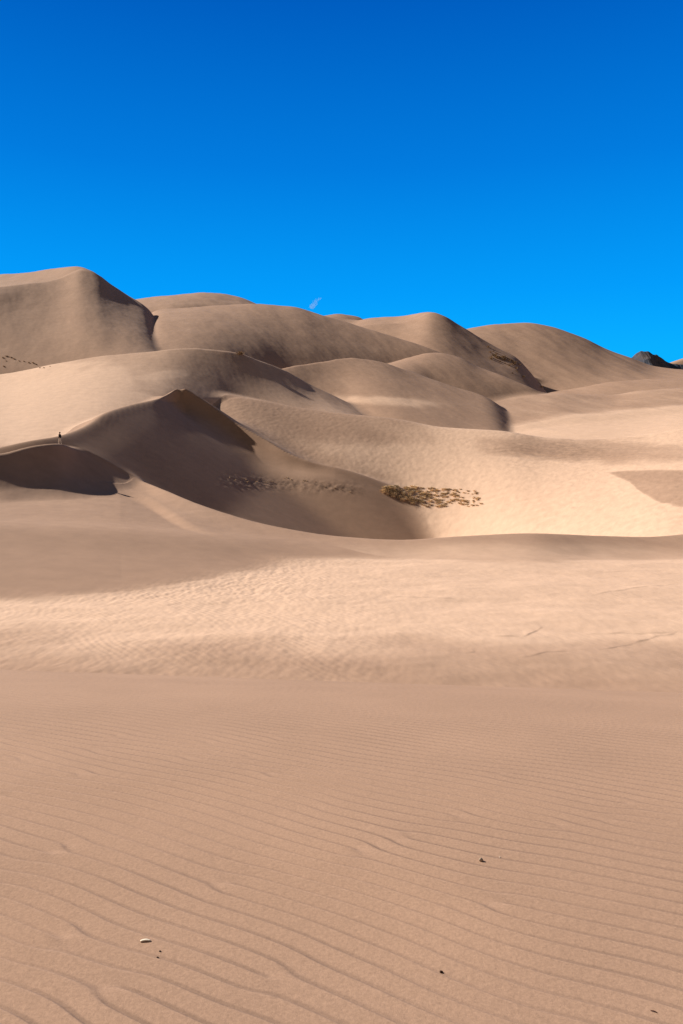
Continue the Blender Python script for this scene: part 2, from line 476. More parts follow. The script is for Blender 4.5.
# faint relief of the big faces
far_ = sstep(55, 90, YY)
Z += far_ * np.where(LAB == 4, 0.1, 1.0) * 0.018 * fbm(XX / 1.6 + YY * .2, YY / 3.0, 51, 3) + sstep(170, 280, YY) * 0.085 * fbm((XX + YY * .5) / 5.5, (YY - XX * .5) / 14, 52, 3)
COARSE = COARSE + (0.19 * fbm((XX + YY * .4) / 11, (YY - XX * .4) / 40, 53, 4) + 0.20) * sstep(50, 80, YY)
# streaks (mega-ripples) on the pale valley slope
vs = (LAB == 5)
xs, ys = XX[vs], YY[vs]
pyv = project_y(ys, Z[vs]); pxv = PXX[vs]
m1 = np.exp(-((pxv - 560) / 75) ** 2 - ((pyv - 455) / 14) ** 2) + 0.55 * np.exp(-((pyv - 512) / 18) ** 2) * sstep(380, 460, pxv)
st = tile_at(T1, 12, xs + 2 * noise(xs / 14, ys / 14, 5), ys + 2 * noise(xs / 11, ys / 11, 6), 2.2, math.radians(60))
r3 = np.zeros_like(Z); r3[vs] = 0.085 * st * m1 * np.clip(0.5 + 1.2 * noise(xs / 6, ys / 6, 25), 0, 1.4) + 0.03 * fbm(xs / 1.1, ys / 1.6, 31, 3)
Z += r3
# faint slide marks and lumps on the peaked dune's bowl
vb = (LAB == 4 - 0)
xs, ys = XX[vb], YY[vb]
r4 = np.zeros_like(Z); r4[vb] = 0.012 * fbm((ys + xs * .3) / 1.1, (xs - ys * .3) / 9.0, 61, 3)
pyv = project_y(ys, Z[vb]); pxv = PXX[vb]
lineb = np.exp(-((pyv - (482 + (pxv - 230) * 0.05)) / 6.0) ** 2) * sstep(210, 240, pxv) * (1 - sstep(345, 375, pxv))
r4[vb] += 0.09 * lineb * fbm(xs / 1.3, ys / 1.3, 64, 3)
Z += r4

# ------------------------------------------------------------------ dark rock peak far behind (part of the same survey rows is too coarse: own mesh)
# ------------------------------------------------------------------ materials
def nodes(name):
    m = bpy.data.materials.new(name)
    m.use_nodes = True
    nt = m.node_tree
    nt.nodes.clear()
    out = nt.nodes.new('ShaderNodeOutputMaterial')
    b = nt.nodes.new('ShaderNodeBsdfPrincipled')
    b.inputs['Roughness'].default_value = 1.0
    b.inputs['Specular IOR Level'].default_value = 0.12
    nt.links.new(b.outputs[0], out.inputs[0])
    return m, nt, b


def N(nt, t, **kw):
    n = nt.nodes.new(t)
    for k, v in kw.items():
        if k.startswith('i_'):
            key = k[2:].replace('_', ' ')
            n.inputs[key].default_value = v
        else:
            setattr(n, k, v)
    return n


FINE = (0.404, 0.254, 0.173, 1)
PALE = (0.685, 0.462, 0.325, 1)


def sand_material():
    m, nt, b = nodes("sand")
    L = nt.links
    tc = N(nt, 'ShaderNodeTexCoord')
    at_ = N(nt, 'ShaderNodeAttribute', attribute_name="coarse")
    n1 = N(nt, 'ShaderNodeTexNoise', i_Scale=0.09, i_Detail=6.0, i_Roughness=0.6)
    L.new(tc.outputs['Object'], n1.inputs['Vector'])
    # coarse pale sand mask with ragged border
    ad = N(nt, 'ShaderNodeMath', operation='MULTIPLY_ADD')
    L.new(n1.outputs['Fac'], ad.inputs[0]); ad.inputs[1].default_value = 0.9; ad.inputs[2].default_value = -0.45
    s = N(nt, 'ShaderNodeMath', operation='ADD', use_clamp=True)
    L.new(at_.outputs['Fac'], s.inputs[0]); L.new(ad.outputs[0], s.inputs[1])
    s2 = N(nt, 'ShaderNodeMath', operation='MULTIPLY', use_clamp=True)
    L.new(s.outputs[0], s2.inputs[0]); L.new(at_.outputs['Fac'], s2.inputs[1])
    mx = N(nt, 'ShaderNodeMix', data_type='RGBA')
    mx.inputs['A'].default_value = FINE; mx.inputs['B'].default_value = PALE
    L.new(s2.outputs[0], mx.inputs['Factor'])
    # broad tone drift (grain sorting) and grain speckle
    n2 = N(nt, 'ShaderNodeTexNoise', i_Scale=0.5, i_Detail=5.0, i_Roughness=0.65)
    L.new(tc.outputs['Object'], n2.inputs['Vector'])
    n3 = N(nt, 'ShaderNodeTexNoise', i_Scale=85.0, i_Detail=3.0, i_Roughness=0.8)
    L.new(tc.outputs['Object'], n3.inputs['Vector'])
    r2 = N(nt, 'ShaderNodeMapRange'); r2.inputs['From Min'].default_value = .3; r2.inputs['From Max'].default_value = .7
    r2.inputs['To Min'].default_value = .93; r2.inputs['To Max'].default_value = 1.07
    L.new(n2.outputs['Fac'], r2.inputs['Value'])
    r3 = N(nt, 'ShaderNodeMapRange'); r3.inputs['From Min'].default_value = .3; r3.inputs['From Max'].default_value = .7
    r3.inputs['To Min'].default_value = .84; r3.inputs['To Max'].default_value = 1.16
    L.new(n3.outputs['Fac'], r3.inputs['Value'])
    mu = N(nt, 'ShaderNodeMath', operation='MULTIPLY')
    L.new(r2.outputs[0], mu.inputs[0]); L.new(r3.outputs[0], mu.inputs[1])
    vm = N(nt, 'ShaderNodeVectorMath', operation='SCALE')
    L.new(mx.outputs['Result'], vm.inputs[0]); L.new(mu.outputs[0], vm.inputs['Scale'])
    # dark heavy mineral grains gathered in patches; trail adds ledge lines and painted ripple shade
    at2 = N(nt, 'ShaderNodeAttribute', attribute_name="mineral")
    n5 = N(nt, 'ShaderNodeTexNoise', i_Scale=0.7, i_Detail=6.0, i_Roughness=0.7)
    L.new(tc.outputs['Object'], n5.inputs['Vector'])
    r5 = N(nt, 'ShaderNodeMapRange'); r5.inputs['From Min'].default_value = .42; r5.inputs['From Max'].default_value = .62
    L.new(n5.outputs['Fac'], r5.inputs['Value'])
    m5 = N(nt, 'ShaderNodeMath', operation='MULTIPLY', use_clamp=True)
    L.new(r5.outputs[0], m5.inputs[0]); L.new(at2.outputs['Fac'], m5.inputs[1])
    mx2 = N(nt, 'ShaderNodeMix', data_type='RGBA')
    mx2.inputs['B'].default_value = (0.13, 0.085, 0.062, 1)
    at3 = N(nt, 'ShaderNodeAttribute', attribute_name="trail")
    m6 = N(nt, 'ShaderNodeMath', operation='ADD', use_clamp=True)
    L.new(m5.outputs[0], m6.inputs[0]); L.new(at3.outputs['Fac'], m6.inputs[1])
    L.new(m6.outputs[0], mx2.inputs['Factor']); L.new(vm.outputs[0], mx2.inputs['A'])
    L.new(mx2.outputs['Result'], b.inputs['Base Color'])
    # grains in relief
    n4 = N(nt, 'ShaderNodeTexNoise', i_Scale=220.0, i_Detail=3.0, i_Roughness=0.7)
    L.new(tc.outputs['Object'], n4.inputs['Vector'])
    n6 = N(nt, 'ShaderNodeTexNoise', i_Scale=28.0, i_Detail=4.0, i_Roughness=0.6)
    L.new(tc.outputs['Object'], n6.inputs['Vector'])
    bp = N(nt, 'ShaderNodeBump', i_Strength=0.35, i_Distance=0.004)
    L.new(n4.outputs['Fac'], bp.inputs['Height'])
    bp2 = N(nt, 'ShaderNodeBump', i_Strength=0.35, i_Distance=0.006)
    L.new(n6.outputs['Fac'], bp2.inputs['Height']); L.new(bp.outputs[0], bp2.inputs['Normal'])
    L.new(bp2.outputs[0], b.inputs['Normal'])
    return m


SAND = sand_material()

# mineral patches: bowl streak, dry valley shoulder
MIN = np.zeros_like(Z)
TRAIL += 0.38 * lee  # painted shade on the ripple lee sides joins the ledge lines
PYA = project_y(YY, Z)
MIN[vb] += 0.55 * lineb
vg = (LAB == 5)
MIN[vg] += 0.3 * np.exp(-((PXX[vg] - 432) / 40) ** 2 - ((PYA[vg] - 498) / 8) ** 2)
MIN[vg] += 0.35 * np.exp(-((PXX[vg] - 560) / 70) ** 2 - ((PYA[vg] - 450) / 9) ** 2)

# ------------------------------------------------------------------ normals of the whole sheet (so that neighbouring dunes meet without a seam)
P = np.stack([XX, YY, Z], -1)
gu = np.gradient(P, axis=1); gy = np.gradient(P, axis=0)
NRM = np.cross(gu, gy)
NRM /= np.linalg.norm(NRM, axis=-1, keepdims=True)
NR, NC = Z.shape

fl = LAB[:-1, :-1].astype(np.int16)
vid = np.arange(NR * NC).reshape(NR, NC)
quads = np.stack([vid[:-1, :-1], vid[:-1, 1:], vid[1:, 1:], vid[1:, :-1]], -1)


def sheet(name, label, cat, mask):
    q = quads[mask]
    used, inv = np.unique(q.ravel(), return_inverse=True)
    co = P.reshape(-1, 3)[used].astype(np.float32)
    me = bpy.data.meshes.new(name)
    nv, nf = len(used), len(q)
    me.vertices.add(nv); me.vertices.foreach_set("co", co.ravel())
    me.loops.add(nf * 4); me.loops.foreach_set("vertex_index", inv.astype(np.int32).ravel())
    me.polygons.add(nf)
    me.polygons.foreach_set("loop_start", np.arange(nf, dtype=np.int32) * 4)
    me.polygons.foreach_set("use_smooth", np.ones(nf, bool))
    me.update(calc_edges=True)
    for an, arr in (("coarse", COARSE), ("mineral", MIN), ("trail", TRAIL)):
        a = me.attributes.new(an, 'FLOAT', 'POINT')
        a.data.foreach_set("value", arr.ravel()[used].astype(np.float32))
    me.normals_split_custom_set_from_vertices(NRM.reshape(-1, 3)[used].astype(np.float32))
    me.materials.append(SAND)
    o = bpy.data.objects.new(name, me)
    COL.objects.link(o)
    o['kind'] = 'structure'; o['label'] = label; o['category'] = cat
    return o


sheet("ground", "rippled tan sand in front, dotted with tiny pebbles, under the viewer's feet", "sand", fl == 0)
sheet("sand_flat", "pale grainy sand hollow between the near rippled sand and the dunes", "sand", fl == 1)
for lab_, n in NUM.items():
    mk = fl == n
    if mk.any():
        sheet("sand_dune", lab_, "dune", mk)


# sand carries on behind and beside the view point, and under everything to the horizon
def plain_mesh(name, verts, faces, mat, smooth=False):
    me = bpy.data.meshes.new(name)
    me.from_pydata(verts, [], faces)
    me.materials.append(mat)
    if smooth:
        for p in me.polygons: p.use_smooth = True
    o = bpy.data.objects.new(name, me)
    COL.objects.link(o)
    return o


gx, gy_ = np.linspace(-90, 90, 61), np.linspace(-120, 1.4, 42)
vv = [(float(x), float(y), float(fore(np.array(x), np.array(max(y, 0.0)), 0.0124) - 0.02 - 0.006 * max(0, abs(x) - 1.0))) for y in gy_ for x in gx]
ff = [(j * 61 + i, j * 61 + i + 1, (j + 1) * 61 + i + 1, (j + 1) * 61 + i) for j in range(41) for i in range(60)]
o = plain_mesh("ground", vv, ff, SAND, True)
o['kind'] = 'structure'; o['label'] = "tan sand running on behind the viewer"; o['category'] = "sand"
R0 = 9000
o = plain_mesh("terrain", [(R0 * math.cos(i * math.pi / 32), R0 * math.sin(i * math.pi / 32), -16.0) for i in range(64)], [tuple(range(64))], SAND)
o['kind'] = 'structure'; o['label'] = "wide desert plain below the dunes reaching the horizon"; o['category'] = "plain"

# ------------------------------------------------------------------ finding the ground seen along a direction
def ground_z(x, y):
    u = x / y
    i = int(np.clip(np.searchsorted(Y, y) - 1, 0, NR - 2)); j = int(np.clip(np.searchsorted(U, u) - 1, 0, NC - 2))
    fy = (y - Y[i]) / (Y[i + 1] - Y[i]); fu = (u - U[j]) / (U[j + 1] - U[j])
    return float((Z[i, j] * (1 - fu) + Z[i, j + 1] * fu) * (1 - fy) + (Z[i + 1, j] * (1 - fu) + Z[i + 1, j + 1] * fu) * fy)


def hit(px, py):
    dx, dy, dz = (float(v) for v in ray(px, py))
    u = dx / dy
    j = int(np.clip(np.searchsorted(U, u) - 1, 0, NC - 2)); fu = (u - U[j]) / (U[j + 1] - U[j])
    prof = Z[:, j] * (1 - fu) + Z[:, j + 1] * fu
    line = EYE + dz / dy * Y
    k = np.argmax(prof >= line)
    if prof[k] < line[k]: return None
    y = Y[k]
    if k > 0:
        a, b2 = line[k - 1] - prof[k - 1], prof[k] - line[k]
        y = Y[k - 1] + (Y[k] - Y[k - 1]) * a / max(a + b2, 1e-9)
    return Vector((u * y, y, ground_z(u * y, y)))


# ------------------------------------------------------------------ peak
def peak():
    m, nt, b = nodes("rock")
    tc = N(nt, 'ShaderNodeTexCoord')
    n1 = N(nt, 'ShaderNodeTexNoise', i_Scale=0.012, i_Detail=8.0, i_Roughness=0.7)
    nt.links.new(tc.outputs['Object'], n1.inputs['Vector'])
    cr = N(nt, 'ShaderNodeValToRGB')
    cr.color_ramp.elements[0].position = .40; cr.color_ramp.elements[0].color = (0.026, 0.052, 0.092, 1)
    cr.color_ramp.elements[1].position = .68; cr.color_ramp.elements[1].color = (0.15, 0.12, 0.11, 1)
    nt.links.new(n1.outputs['Fac'], cr.inputs[0]); nt.links.new(cr.outputs[0], b.inputs['Base Color'])
    Yd = 3000.0
    prof = [(560,372),(600,366),(622,361),(632,357.3),(636,353.2),(641,350.2),(647,349.8),(651,352.2),(656,353.6),(660,356.3),(663,359),(670,362.3),(676,363),(690,364),(720,362),(800,368),(900,376)]
    a = np.array(prof, float); u, z = at(a[:, 0], a[:, 1], Yd)
    uu = np.linspace(u[0], u[-1], 220)
    zc = pchip(u, z, uu)
    vs_, n_ = [], 46
    for j in range(n_):
        t = j / (n_ - 1) * 2 - 1
        for i in range(220):
            x, y = uu[i] * Yd, Yd + t * 420
            zz = -14 + (zc[i] + 14) * (1 - abs(t) ** 1.2)
            rg_ = fbm(np.array(x / 90), np.array(y / 110), 3, 5)
            zz += float(rg_) * 26 * abs(t) ** .5 * (1 - abs(t)) * 2 + float(fbm(np.array(x / 22), np.array(y / 22), 8, 3)) * 3.0
            vs_.append((float(x), float(y), float(zz)))
    fs_ = [(j * 220 + i, j * 220 + i + 1, (j + 1) * 220 + i + 1, (j + 1) * 220 + i) for j in range(n_ - 1) for i in range(219)]
    o = plain_mesh("mountain", vs_, fs_, m)
    o['kind'] = 'structure'; o['label'] = MOUNT_LABEL; o['category'] = "mountain"
    # pale hill at the frame's right
    Yd = 3700.0
    a = np.array([(640,372),(663,365),(673,361.6),(683,358.4),(695,356),(720,356),(760,360),(820,372)], float)
    u, z = at(a[:, 0], a[:, 1], Yd); uu = np.linspace(u[0], u[-1], 80); zc = pchip(u, z, uu)
    vs_ = [(float(uu[i] * Yd), Yd + t * 260.0, float(-14 + (zc[i] + 14) * (1 - abs(t) ** 1.5))) for t in np.linspace(-1, 1, 25) for i in range(80)]
    fs_ = [(j * 80 + i, j * 80 + i + 1, (j + 1) * 80 + i + 1, (j + 1) * 80 + i) for j in range(24) for i in range(79)]
    o = plain_mesh("hill", vs_, fs_, SAND, True)
    for an in ("coarse", "mineral", "trail"): o.data.attributes.new(an, 'FLOAT', 'POINT')
    o['kind'] = 'structure'; o['label'] = "small tan sand hill on the skyline next to the dark rocky peak"; o['category'] = "hill"


peak()

# ------------------------------------------------------------------ dry plants
def mat_simple(name, col, var=0.25, scale=3.0):
    m, nt, b = nodes(name)
    tc = N(nt, 'ShaderNodeTexCoord'); oi = N(nt, 'ShaderNodeObjectInfo')
    n1 = N(nt, 'ShaderNodeTexNoise', i_Scale=scale, i_Detail=3.0)
    nt.links.new(tc.outputs['Object'], n1.inputs['Vector'])
    mr = N(nt, 'ShaderNodeMapRange'); mr.inputs['From Min'].default_value = .3; mr.inputs['From Max'].default_value = .7
    mr.inputs['To Min'].default_value = 1 - var; mr.inputs['To Max'].default_value = 1 + var
    nt.links.new(n1.outputs['Fac'], mr.inputs['Value'])
    rr_ = N(nt, 'ShaderNodeMapRange'); rr_.inputs['To Min'].default_value = 0.75; rr_.inputs['To Max'].default_value = 1.25
    nt.links.new(oi.outputs['Random'], rr_.inputs['Value'])
    mu = N(nt, 'ShaderNodeMath', operation='MULTIPLY'); nt.links.new(mr.outputs[0], mu.inputs[0]); nt.links.new(rr_.outputs[0], mu.inputs[1])
    vm = N(nt, 'ShaderNodeVectorMath', operation='SCALE'); vm.inputs[0].default_value = col[:3]
    nt.links.new(mu.outputs[0], vm.inputs['Scale']); nt.links.new(vm.outputs[0], b.inputs['Base Color'])
    b.inputs['Roughness'].default_value = 0.85
    return m


STRAW = mat_simple("dry_grass", (0.72, 0.56, 0.38))
SCRUB = mat_simple("scrub", (0.40, 0.29, 0.19))


def tuft_mesh(name, n, h, spread, wid, mat, seed):
    rg = random.Random(seed)
    v, f = [], []
    for _ in range(n):
        a = rg.uniform(0, 2 * math.pi); r = abs(rg.gauss(0, spread * 0.35))
        bx_, by_ = r * math.cos(a), r * math.sin(a)
        hh = h * rg.uniform(0.5, 1.1); lean = rg.uniform(0.15, 0.9) * hh
        la = a + rg.uniform(-0.8, 0.8)
        px_, py_ = -math.sin(la) * wid, math.cos(la) * wid
        k0 = len(v)
        for t in (0, 0.4, 0.75, 1.0):
            cx_ = bx_ + math.cos(la) * lean * t * t; cy_ = by_ + math.sin(la) * lean * t * t
            cz_ = hh * t * (1 - 0.18 * t) - 0.04
            w_ = 1 - 0.85 * t
            v.append((cx_ - px_ * w_, cy_ - py_ * w_, cz_)); v.append((cx_ + px_ * w_, cy_ + py_ * w_, cz_))
        for s_ in range(3):
            f.append((k0 + 2 * s_, k0 + 2 * s_ + 1, k0 + 2 * s_ + 3, k0 + 2 * s_ + 2))
    me = bpy.data.meshes.new(name); me.from_pydata(v, [], f); me.materials.append(mat)
    return me


grass_meshes = [tuft_mesh("grass_tuft", 110, 0.5, 0.55, 0.026, STRAW, s_) for s_ in range(4)]
scrub_meshes = [tuft_mesh("scrub_bush", 90, 1.0, 0.85, 0.07, SCRUB, 20 + s_) for s_ in range(3)]


def put(me, name, p, s_, label, cat, group=None):
    o = bpy.data.objects.new(name, me)
    COL.objects.link(o)
    o.location = p; o.scale = (s_ * random.uniform(.9, 1.25), s_ * random.uniform(.9, 1.25), s_ * random.uniform(.55, .9))
    o.rotation_euler = (0, 0, random.uniform(0, 6.28))
    o['label'] = label; o['category'] = cat
    if group: o['group'] = group
    return o


rp = random.Random(5)
for k in range(240):                                # the patch on the valley slope
    t = rp.random() ** 1.25
    px = 383 + 98 * t
    half = 3.0 + 8.0 * math.sin(min(t * 1.9, 1.0) * math.pi / 2) * (1 - 0.35 * t)
    py = 490 + 8.0 * min(t * 2.2, 1) + rp.uniform(-half, half)
    p = hit(px, py)
    if p: put(rp.choice(grass_meshes), "grass_tuft", p, rp.uniform(.75, 1.5) * (1.15 - .45 * t), "dry straw-brown grass tuft in the patch on the pale valley slope", "grass tuft", "grass tufts in the patch on the valley slope")
for k in range(24):                                # the thin line across the bowl
    t = rp.random()
    px = 228 + 128 * t
    py = 478.5 + 13 * t * t + 2 * math.sin(t * 9) + rp.gauss(0, 1.5)
    p = hit(px, py)
    if p: put(rp.choice(grass_meshes), "grass_tuft", p, rp.uniform(.22, .5), "small dry grass tuft in the thin line across the dark bowl", "grass tuft", "grass tufts in the line across the bowl")
for k in range(44):                                # scrub on the far flank
    px, py = 505 + rp.gauss(0, 9), 0
    py = 347 + (px - 490) * 0.55 + abs(rp.gauss(0, 6))
    p = hit(px, py)
    if p and 375 < p.y < 500: put(rp.choice(scrub_meshes), "scrub_bush", p, rp.uniform(.8, 1.7), "dark brown scrub bush on the shaded flank of the pointed far dune", "bush", "scrub bushes on the flank of the pointed far dune")
p = hit(541.5, 387.5)
if p: put(scrub_meshes[0], "scrub_bush", p, 1.6, "single dark bush at the foot of the scrubby far flank", "bush")
for dx_, sc in ((0, 1.2), (1.6, 1.3), (-1.8, .9)):
    p = hit(240 + dx_, 354.2)
    if p: put(scrub_meshes[1], "scrub_bush", p, sc, "dark bush in the little clump on the peak of the narrow ridge", "bush", "bushes on the narrow ridge")
for px, py, sc in ((3,358,.55),(7,356.5,.6),(11,357.5,.5),(14,359,.45),(19,361,.35),(24,361.5,.35),(29,363,.5),(33,363,.55),(36,364.5,.4),(40,368,.4),(44,368,.4),(50,366.5,.3),(4,366.5,.5),(6,361,.3)):
    p = hit(px, py)
    if p: put(rp.choice(scrub_meshes), "scrub_bush", p, sc, "low brown bush in the strip at the foot of the highest dune", "bush", "bushes at the foot of the highest dune")

# ------------------------------------------------------------------ small things on the near sand
def stone(name, p, size, col, label, cat, seed, group=None):
    bm = bmesh.new()
    bmesh.ops.create_icosphere(bm, subdivisions=3, radius=1.0)
    rg = random.Random(seed)
    off = rg.uniform(0, 50)
    for v in bm.verts:
        c = v.co.copy()
        d_ = 1 + 0.30 * float(noise(np.array(c.x * 1.3 + off), np.array(c.y * 1.3 + c.z * 1.7), seed)) + 0.12 * float(noise(np.array(c.x * 3 + off), np.array(c.z * 3 + c.y * 2), seed + 3))
        v.co = Vector((c.x * size[0] * d_, c.y * size[1] * d_, c.z * size[2] * d_))
    me = bpy.data.meshes.new(name); bm.to_mesh(me); bm.free()
    for q_ in me.polygons: q_.use_smooth = True
    me.materials.append(mat_simple(name, col, 0.2, 60))
    o = bpy.data.objects.new(name, me); COL.objects.link(o)
    o.location = p + Vector((0, 0, size[2] * 0.45)); o.rotation_euler = (0, 0, rg.uniform(-.3, .3))
    o['label'] = label; o['category'] = cat
    if group: o['group'] = group
    return o


stone("pebble", hit(481, 861), (0.0095, 0.007, 0.0095), (0.52, 0.40, 0.30), "pale rounded pebble casting a tiny shadow on the rippled sand", "pebble", 1)
stone("pebble", hit(500, 857.5), (0.003, 0.003, 0.0025), (0.7, 0.6, 0.5), "tiny whitish grit just beside the pale rounded pebble", "pebble", 2)
stone("pebble", hit(441.3, 972.5), (0.0055, 0.0042, 0.0046), (0.06, 0.03, 0.02), "dark reddish brown pebble alone on the near ripples", "pebble", 3)
stone("pebble", hit(160, 951.5), (0.0035, 0.003, 0.0028), (0.05, 0.03, 0.02), "dark speck of gravel just below the white splinter", "pebble", 4)
stone("pebble", hit(157.5, 957.8), (0.004, 0.003, 0.003), (0.10, 0.06, 0.045), "brown speck of gravel under the darker speck by the white splinter", "pebble", 5)


def stick(name, p, length, wid, rise, ang_, mat, label, cat):
    bm = bmesh.new()
    ring, nseg = [], 9
    for k in range(nseg):
        t = k / (nseg - 1)
        r_ = wid * (0.45 + 0.55 * math.sin(math.pi * (0.15 + 0.75 * t)))
        c = Vector(((t - .5) * length, 0.05 * length * math.sin(t * 3), rise * math.sin(t * math.pi) + wid * 0.5))
        ring.append([bm.verts.new(c + Vector((0, r_ * math.cos(a), 0.6 * r_ * math.sin(a)))) for a in np.linspace(0, 2 * math.pi, 9)[:-1]])
    for k in range(nseg - 1):
        for i in range(8):
            bm.faces.new((ring[k][i], ring[k][(i + 1) % 8], ring[k + 1][(i + 1) % 8], ring[k + 1][i]))
    bm.faces.new(ring[0][::-1]); bm.faces.new(ring[-1])
    me = bpy.data.meshes.new(name); bm.to_mesh(me); bm.free()
    for q_ in me.polygons: q_.use_smooth = True
    me.materials.append(mat)
    o = bpy.data.objects.new(name, me); COL.objects.link(o)
    o.location = p; o.rotation_euler = (0, 0, ang_)
    o['label'] = label; o['category'] = cat
    return o


stick("wood_splinter", hit(145.5, 941.5), 0.036, 0.0052, 0.002, 0.05, mat_simple("bleached_wood", (0.80, 0.70, 0.56), .08, 80), "bleached white splinter lying on the rippled sand", "splinter")
stick("twig", hit(654, 1012), 0.020, 0.0018, 0.002, -0.55, mat_simple("dark_twig", (0.13, 0.06, 0.04), .2, 80), "short dark red twig lying on the near sand", "twig")


# ------------------------------------------------------------------ the person walking on the crest
def person(p, face):
    verts = {  # joint: (x right, y forward, z up, radius)
        'pelvis': (0, 0, .95, .125), 'waist': (0, .005, 1.10, .115), 'chest': (0, .02, 1.30, .135), 'neck': (0, .025, 1.47, .055), 'head0': (0, .03, 1.56, .07), 'head': (0, .035, 1.66, .088), 'crown': (0, .03, 1.73, .06),
        'shL': (-.17, .02, 1.41, .06), 'elL': (-.24, -.06, 1.16, .045), 'wrL': (-.22, .04, .95, .032), 'haL': (-.21, .07, .87, .034),
        'shR': (.17, .02, 1.41, .06), 'elR': (.24, .00, 1.15, .045), 'wrR': (.23, .12, .96, .032), 'haR': (.22, .16, .89, .034),
        'hiL': (-.095, 0, .90, .095), 'knL': (-.10, .13, .50, .062), 'anL': (-.10, .10, .09, .042), 'toL': (-.11, .24, .045, .038),
        'hiR': (.095, 0, .90, .095), 'knR': (.10, -.04, .49, .062), 'anR': (.10, -.22, .12, .042), 'toR': (.11, -.10, .045, .038)}
    edges = [('pelvis','waist'),('waist','chest'),('chest','neck'),('neck','head0'),('head0','head'),('head','crown'),
             ('chest','shL'),('shL','elL'),('elL','wrL'),('wrL','haL'),('chest','shR'),('shR','elR'),('elR','wrR'),('wrR','haR'),
             ('pelvis','hiL'),('hiL','knL'),('knL','anL'),('anL','toL'),('pelvis','hiR'),('hiR','knR'),('knR','anR'),('anR','toR')]

    def skin(name, keys, es, grow, mats, pick=None):
        idx = {k: i for i, k in enumerate(keys)}
        me = bpy.data.meshes.new(name)
        me.from_pydata([verts[k][:3] for k in keys], [(idx[a], idx[b]) for a, b in es], [])
        o = bpy.data.objects.new(name, me); COL.objects.link(o)
        o.modifiers.new("s", 'SKIN'); sub = o.modifiers.new("d", 'SUBSURF'); sub.levels = sub.render_levels = 2
        for i, k in enumerate(keys):
            r_ = verts[k][3] + grow
            me.skin_vertices[0].data[i].radius = (r_, r_ * (0.8 if k in ('pelvis', 'waist', 'chest') else 1))
        me.skin_vertices[0].data[0].use_root = True
        dg = bpy.context.evaluated_depsgraph_get()
        me2 = bpy.data.meshes.new_from_object(o.evaluated_get(dg))
        o.modifiers.clear(); o.data = me2
        me2.materials.clear()
        for mt in mats: me2.materials.append(mt)
        for q_ in me2.polygons:
            q_.use_smooth = True
            if pick: q_.material_index = pick(q_.center)
        return o

    sk = mat_simple("skin", (0.42, 0.26, 0.19), .05)
    root = skin("person", list(verts), edges, 0.0, [sk])
    jk = mat_simple("dark_jacket", (0.028, 0.024, 0.03), .1)
    tr = mat_simple("pale_trousers", (0.72, 0.66, 0.60), .05)
    hr = mat_simple("dark_hair", (0.02, 0.014, 0.01), .1)
    sh = mat_simple("dark_shoes", (0.03, 0.028, 0.03), .1)
    kids = []
    kids.append(skin("jacket", ['waist','pelvis','chest','shL','elL','wrL','shR','elR','wrR'], [('waist','pelvis'),('waist','chest'),('chest','shL'),('shL','elL'),('elL','wrL'),('chest','shR'),('shR','elR'),('elR','wrR')], 0.034, [jk]))
    kids.append(skin("trousers", ['pelvis','hiL','knL','anL','hiR','knR','anR'], [('pelvis','hiL'),('hiL','knL'),('knL','anL'),('pelvis','hiR'),('hiR','knR'),('knR','anR')], 0.014, [tr]))
    for s_ in ('L', 'R'):
        kids.append(skin("shoe", ['an' + s_, 'to' + s_], [('an' + s_, 'to' + s_)], 0.012, [sh]))
    bm = bmesh.new(); bmesh.ops.create_uvsphere(bm, u_segments=20, v_segments=14, radius=.105)
    for v in bm.verts:
        v.co = Vector((v.co.x * .95, v.co.y * 1.05 - .022, v.co.z * 1.05 + 1.69)) + Vector((0, .03, 0))
    bmesh.ops.delete(bm, geom=[v for v in bm.verts if v.co.y > .075 and v.co.z < 1.71 or v.co.z < 1.60], context='VERTS')
    me = bpy.data.meshes.new("hair"); bm.to_mesh(me); bm.free(); me.materials.append(hr)
    for q_ in me.polygons: q_.use_smooth = True
    h_ = bpy.data.objects.new("hair", me); COL.objects.link(h_); kids.append(h_)
    bm = bmesh.new()                                # face: nose, eyes, ears joined to the head's look
    for (c, r_) in (((0, .128, 1.645), (.013, .018, .022)), ((-.09, .03, 1.655), (.012, .02, .03)), ((.09, .03, 1.655), (.012, .02, .03))):
        g = bmesh.ops.create_uvsphere(bm, u_segments=8, v_segments=6, radius=1)
        for v in g['verts']: v.co = Vector((v.co.x * r_[0] + c[0], v.co.y * r_[1] + c[1], v.co.z * r_[2] + c[2]))
    me = bpy.data.meshes.new("face"); bm.to_mesh(me); bm.free(); me.materials.append(sk)
    f_ = bpy.data.objects.new("face", me); COL.objects.link(f_); kids.append(f_)
    for k in kids: k.parent = root
    root.location = p; root.rotation_euler = (0, 0, face)
    root['label'] = "person in a dark jacket and pale trousers walking along the dune crest"; root['category'] = "person"


pp = hit(60.0, 445.5)
pp = Vector((at(60, 440, 105.8)[0] * 105.8, 105.8, 0)); pp.z = ground_z(pp.x, pp.y) - .02
person(pp, math.radians(75))

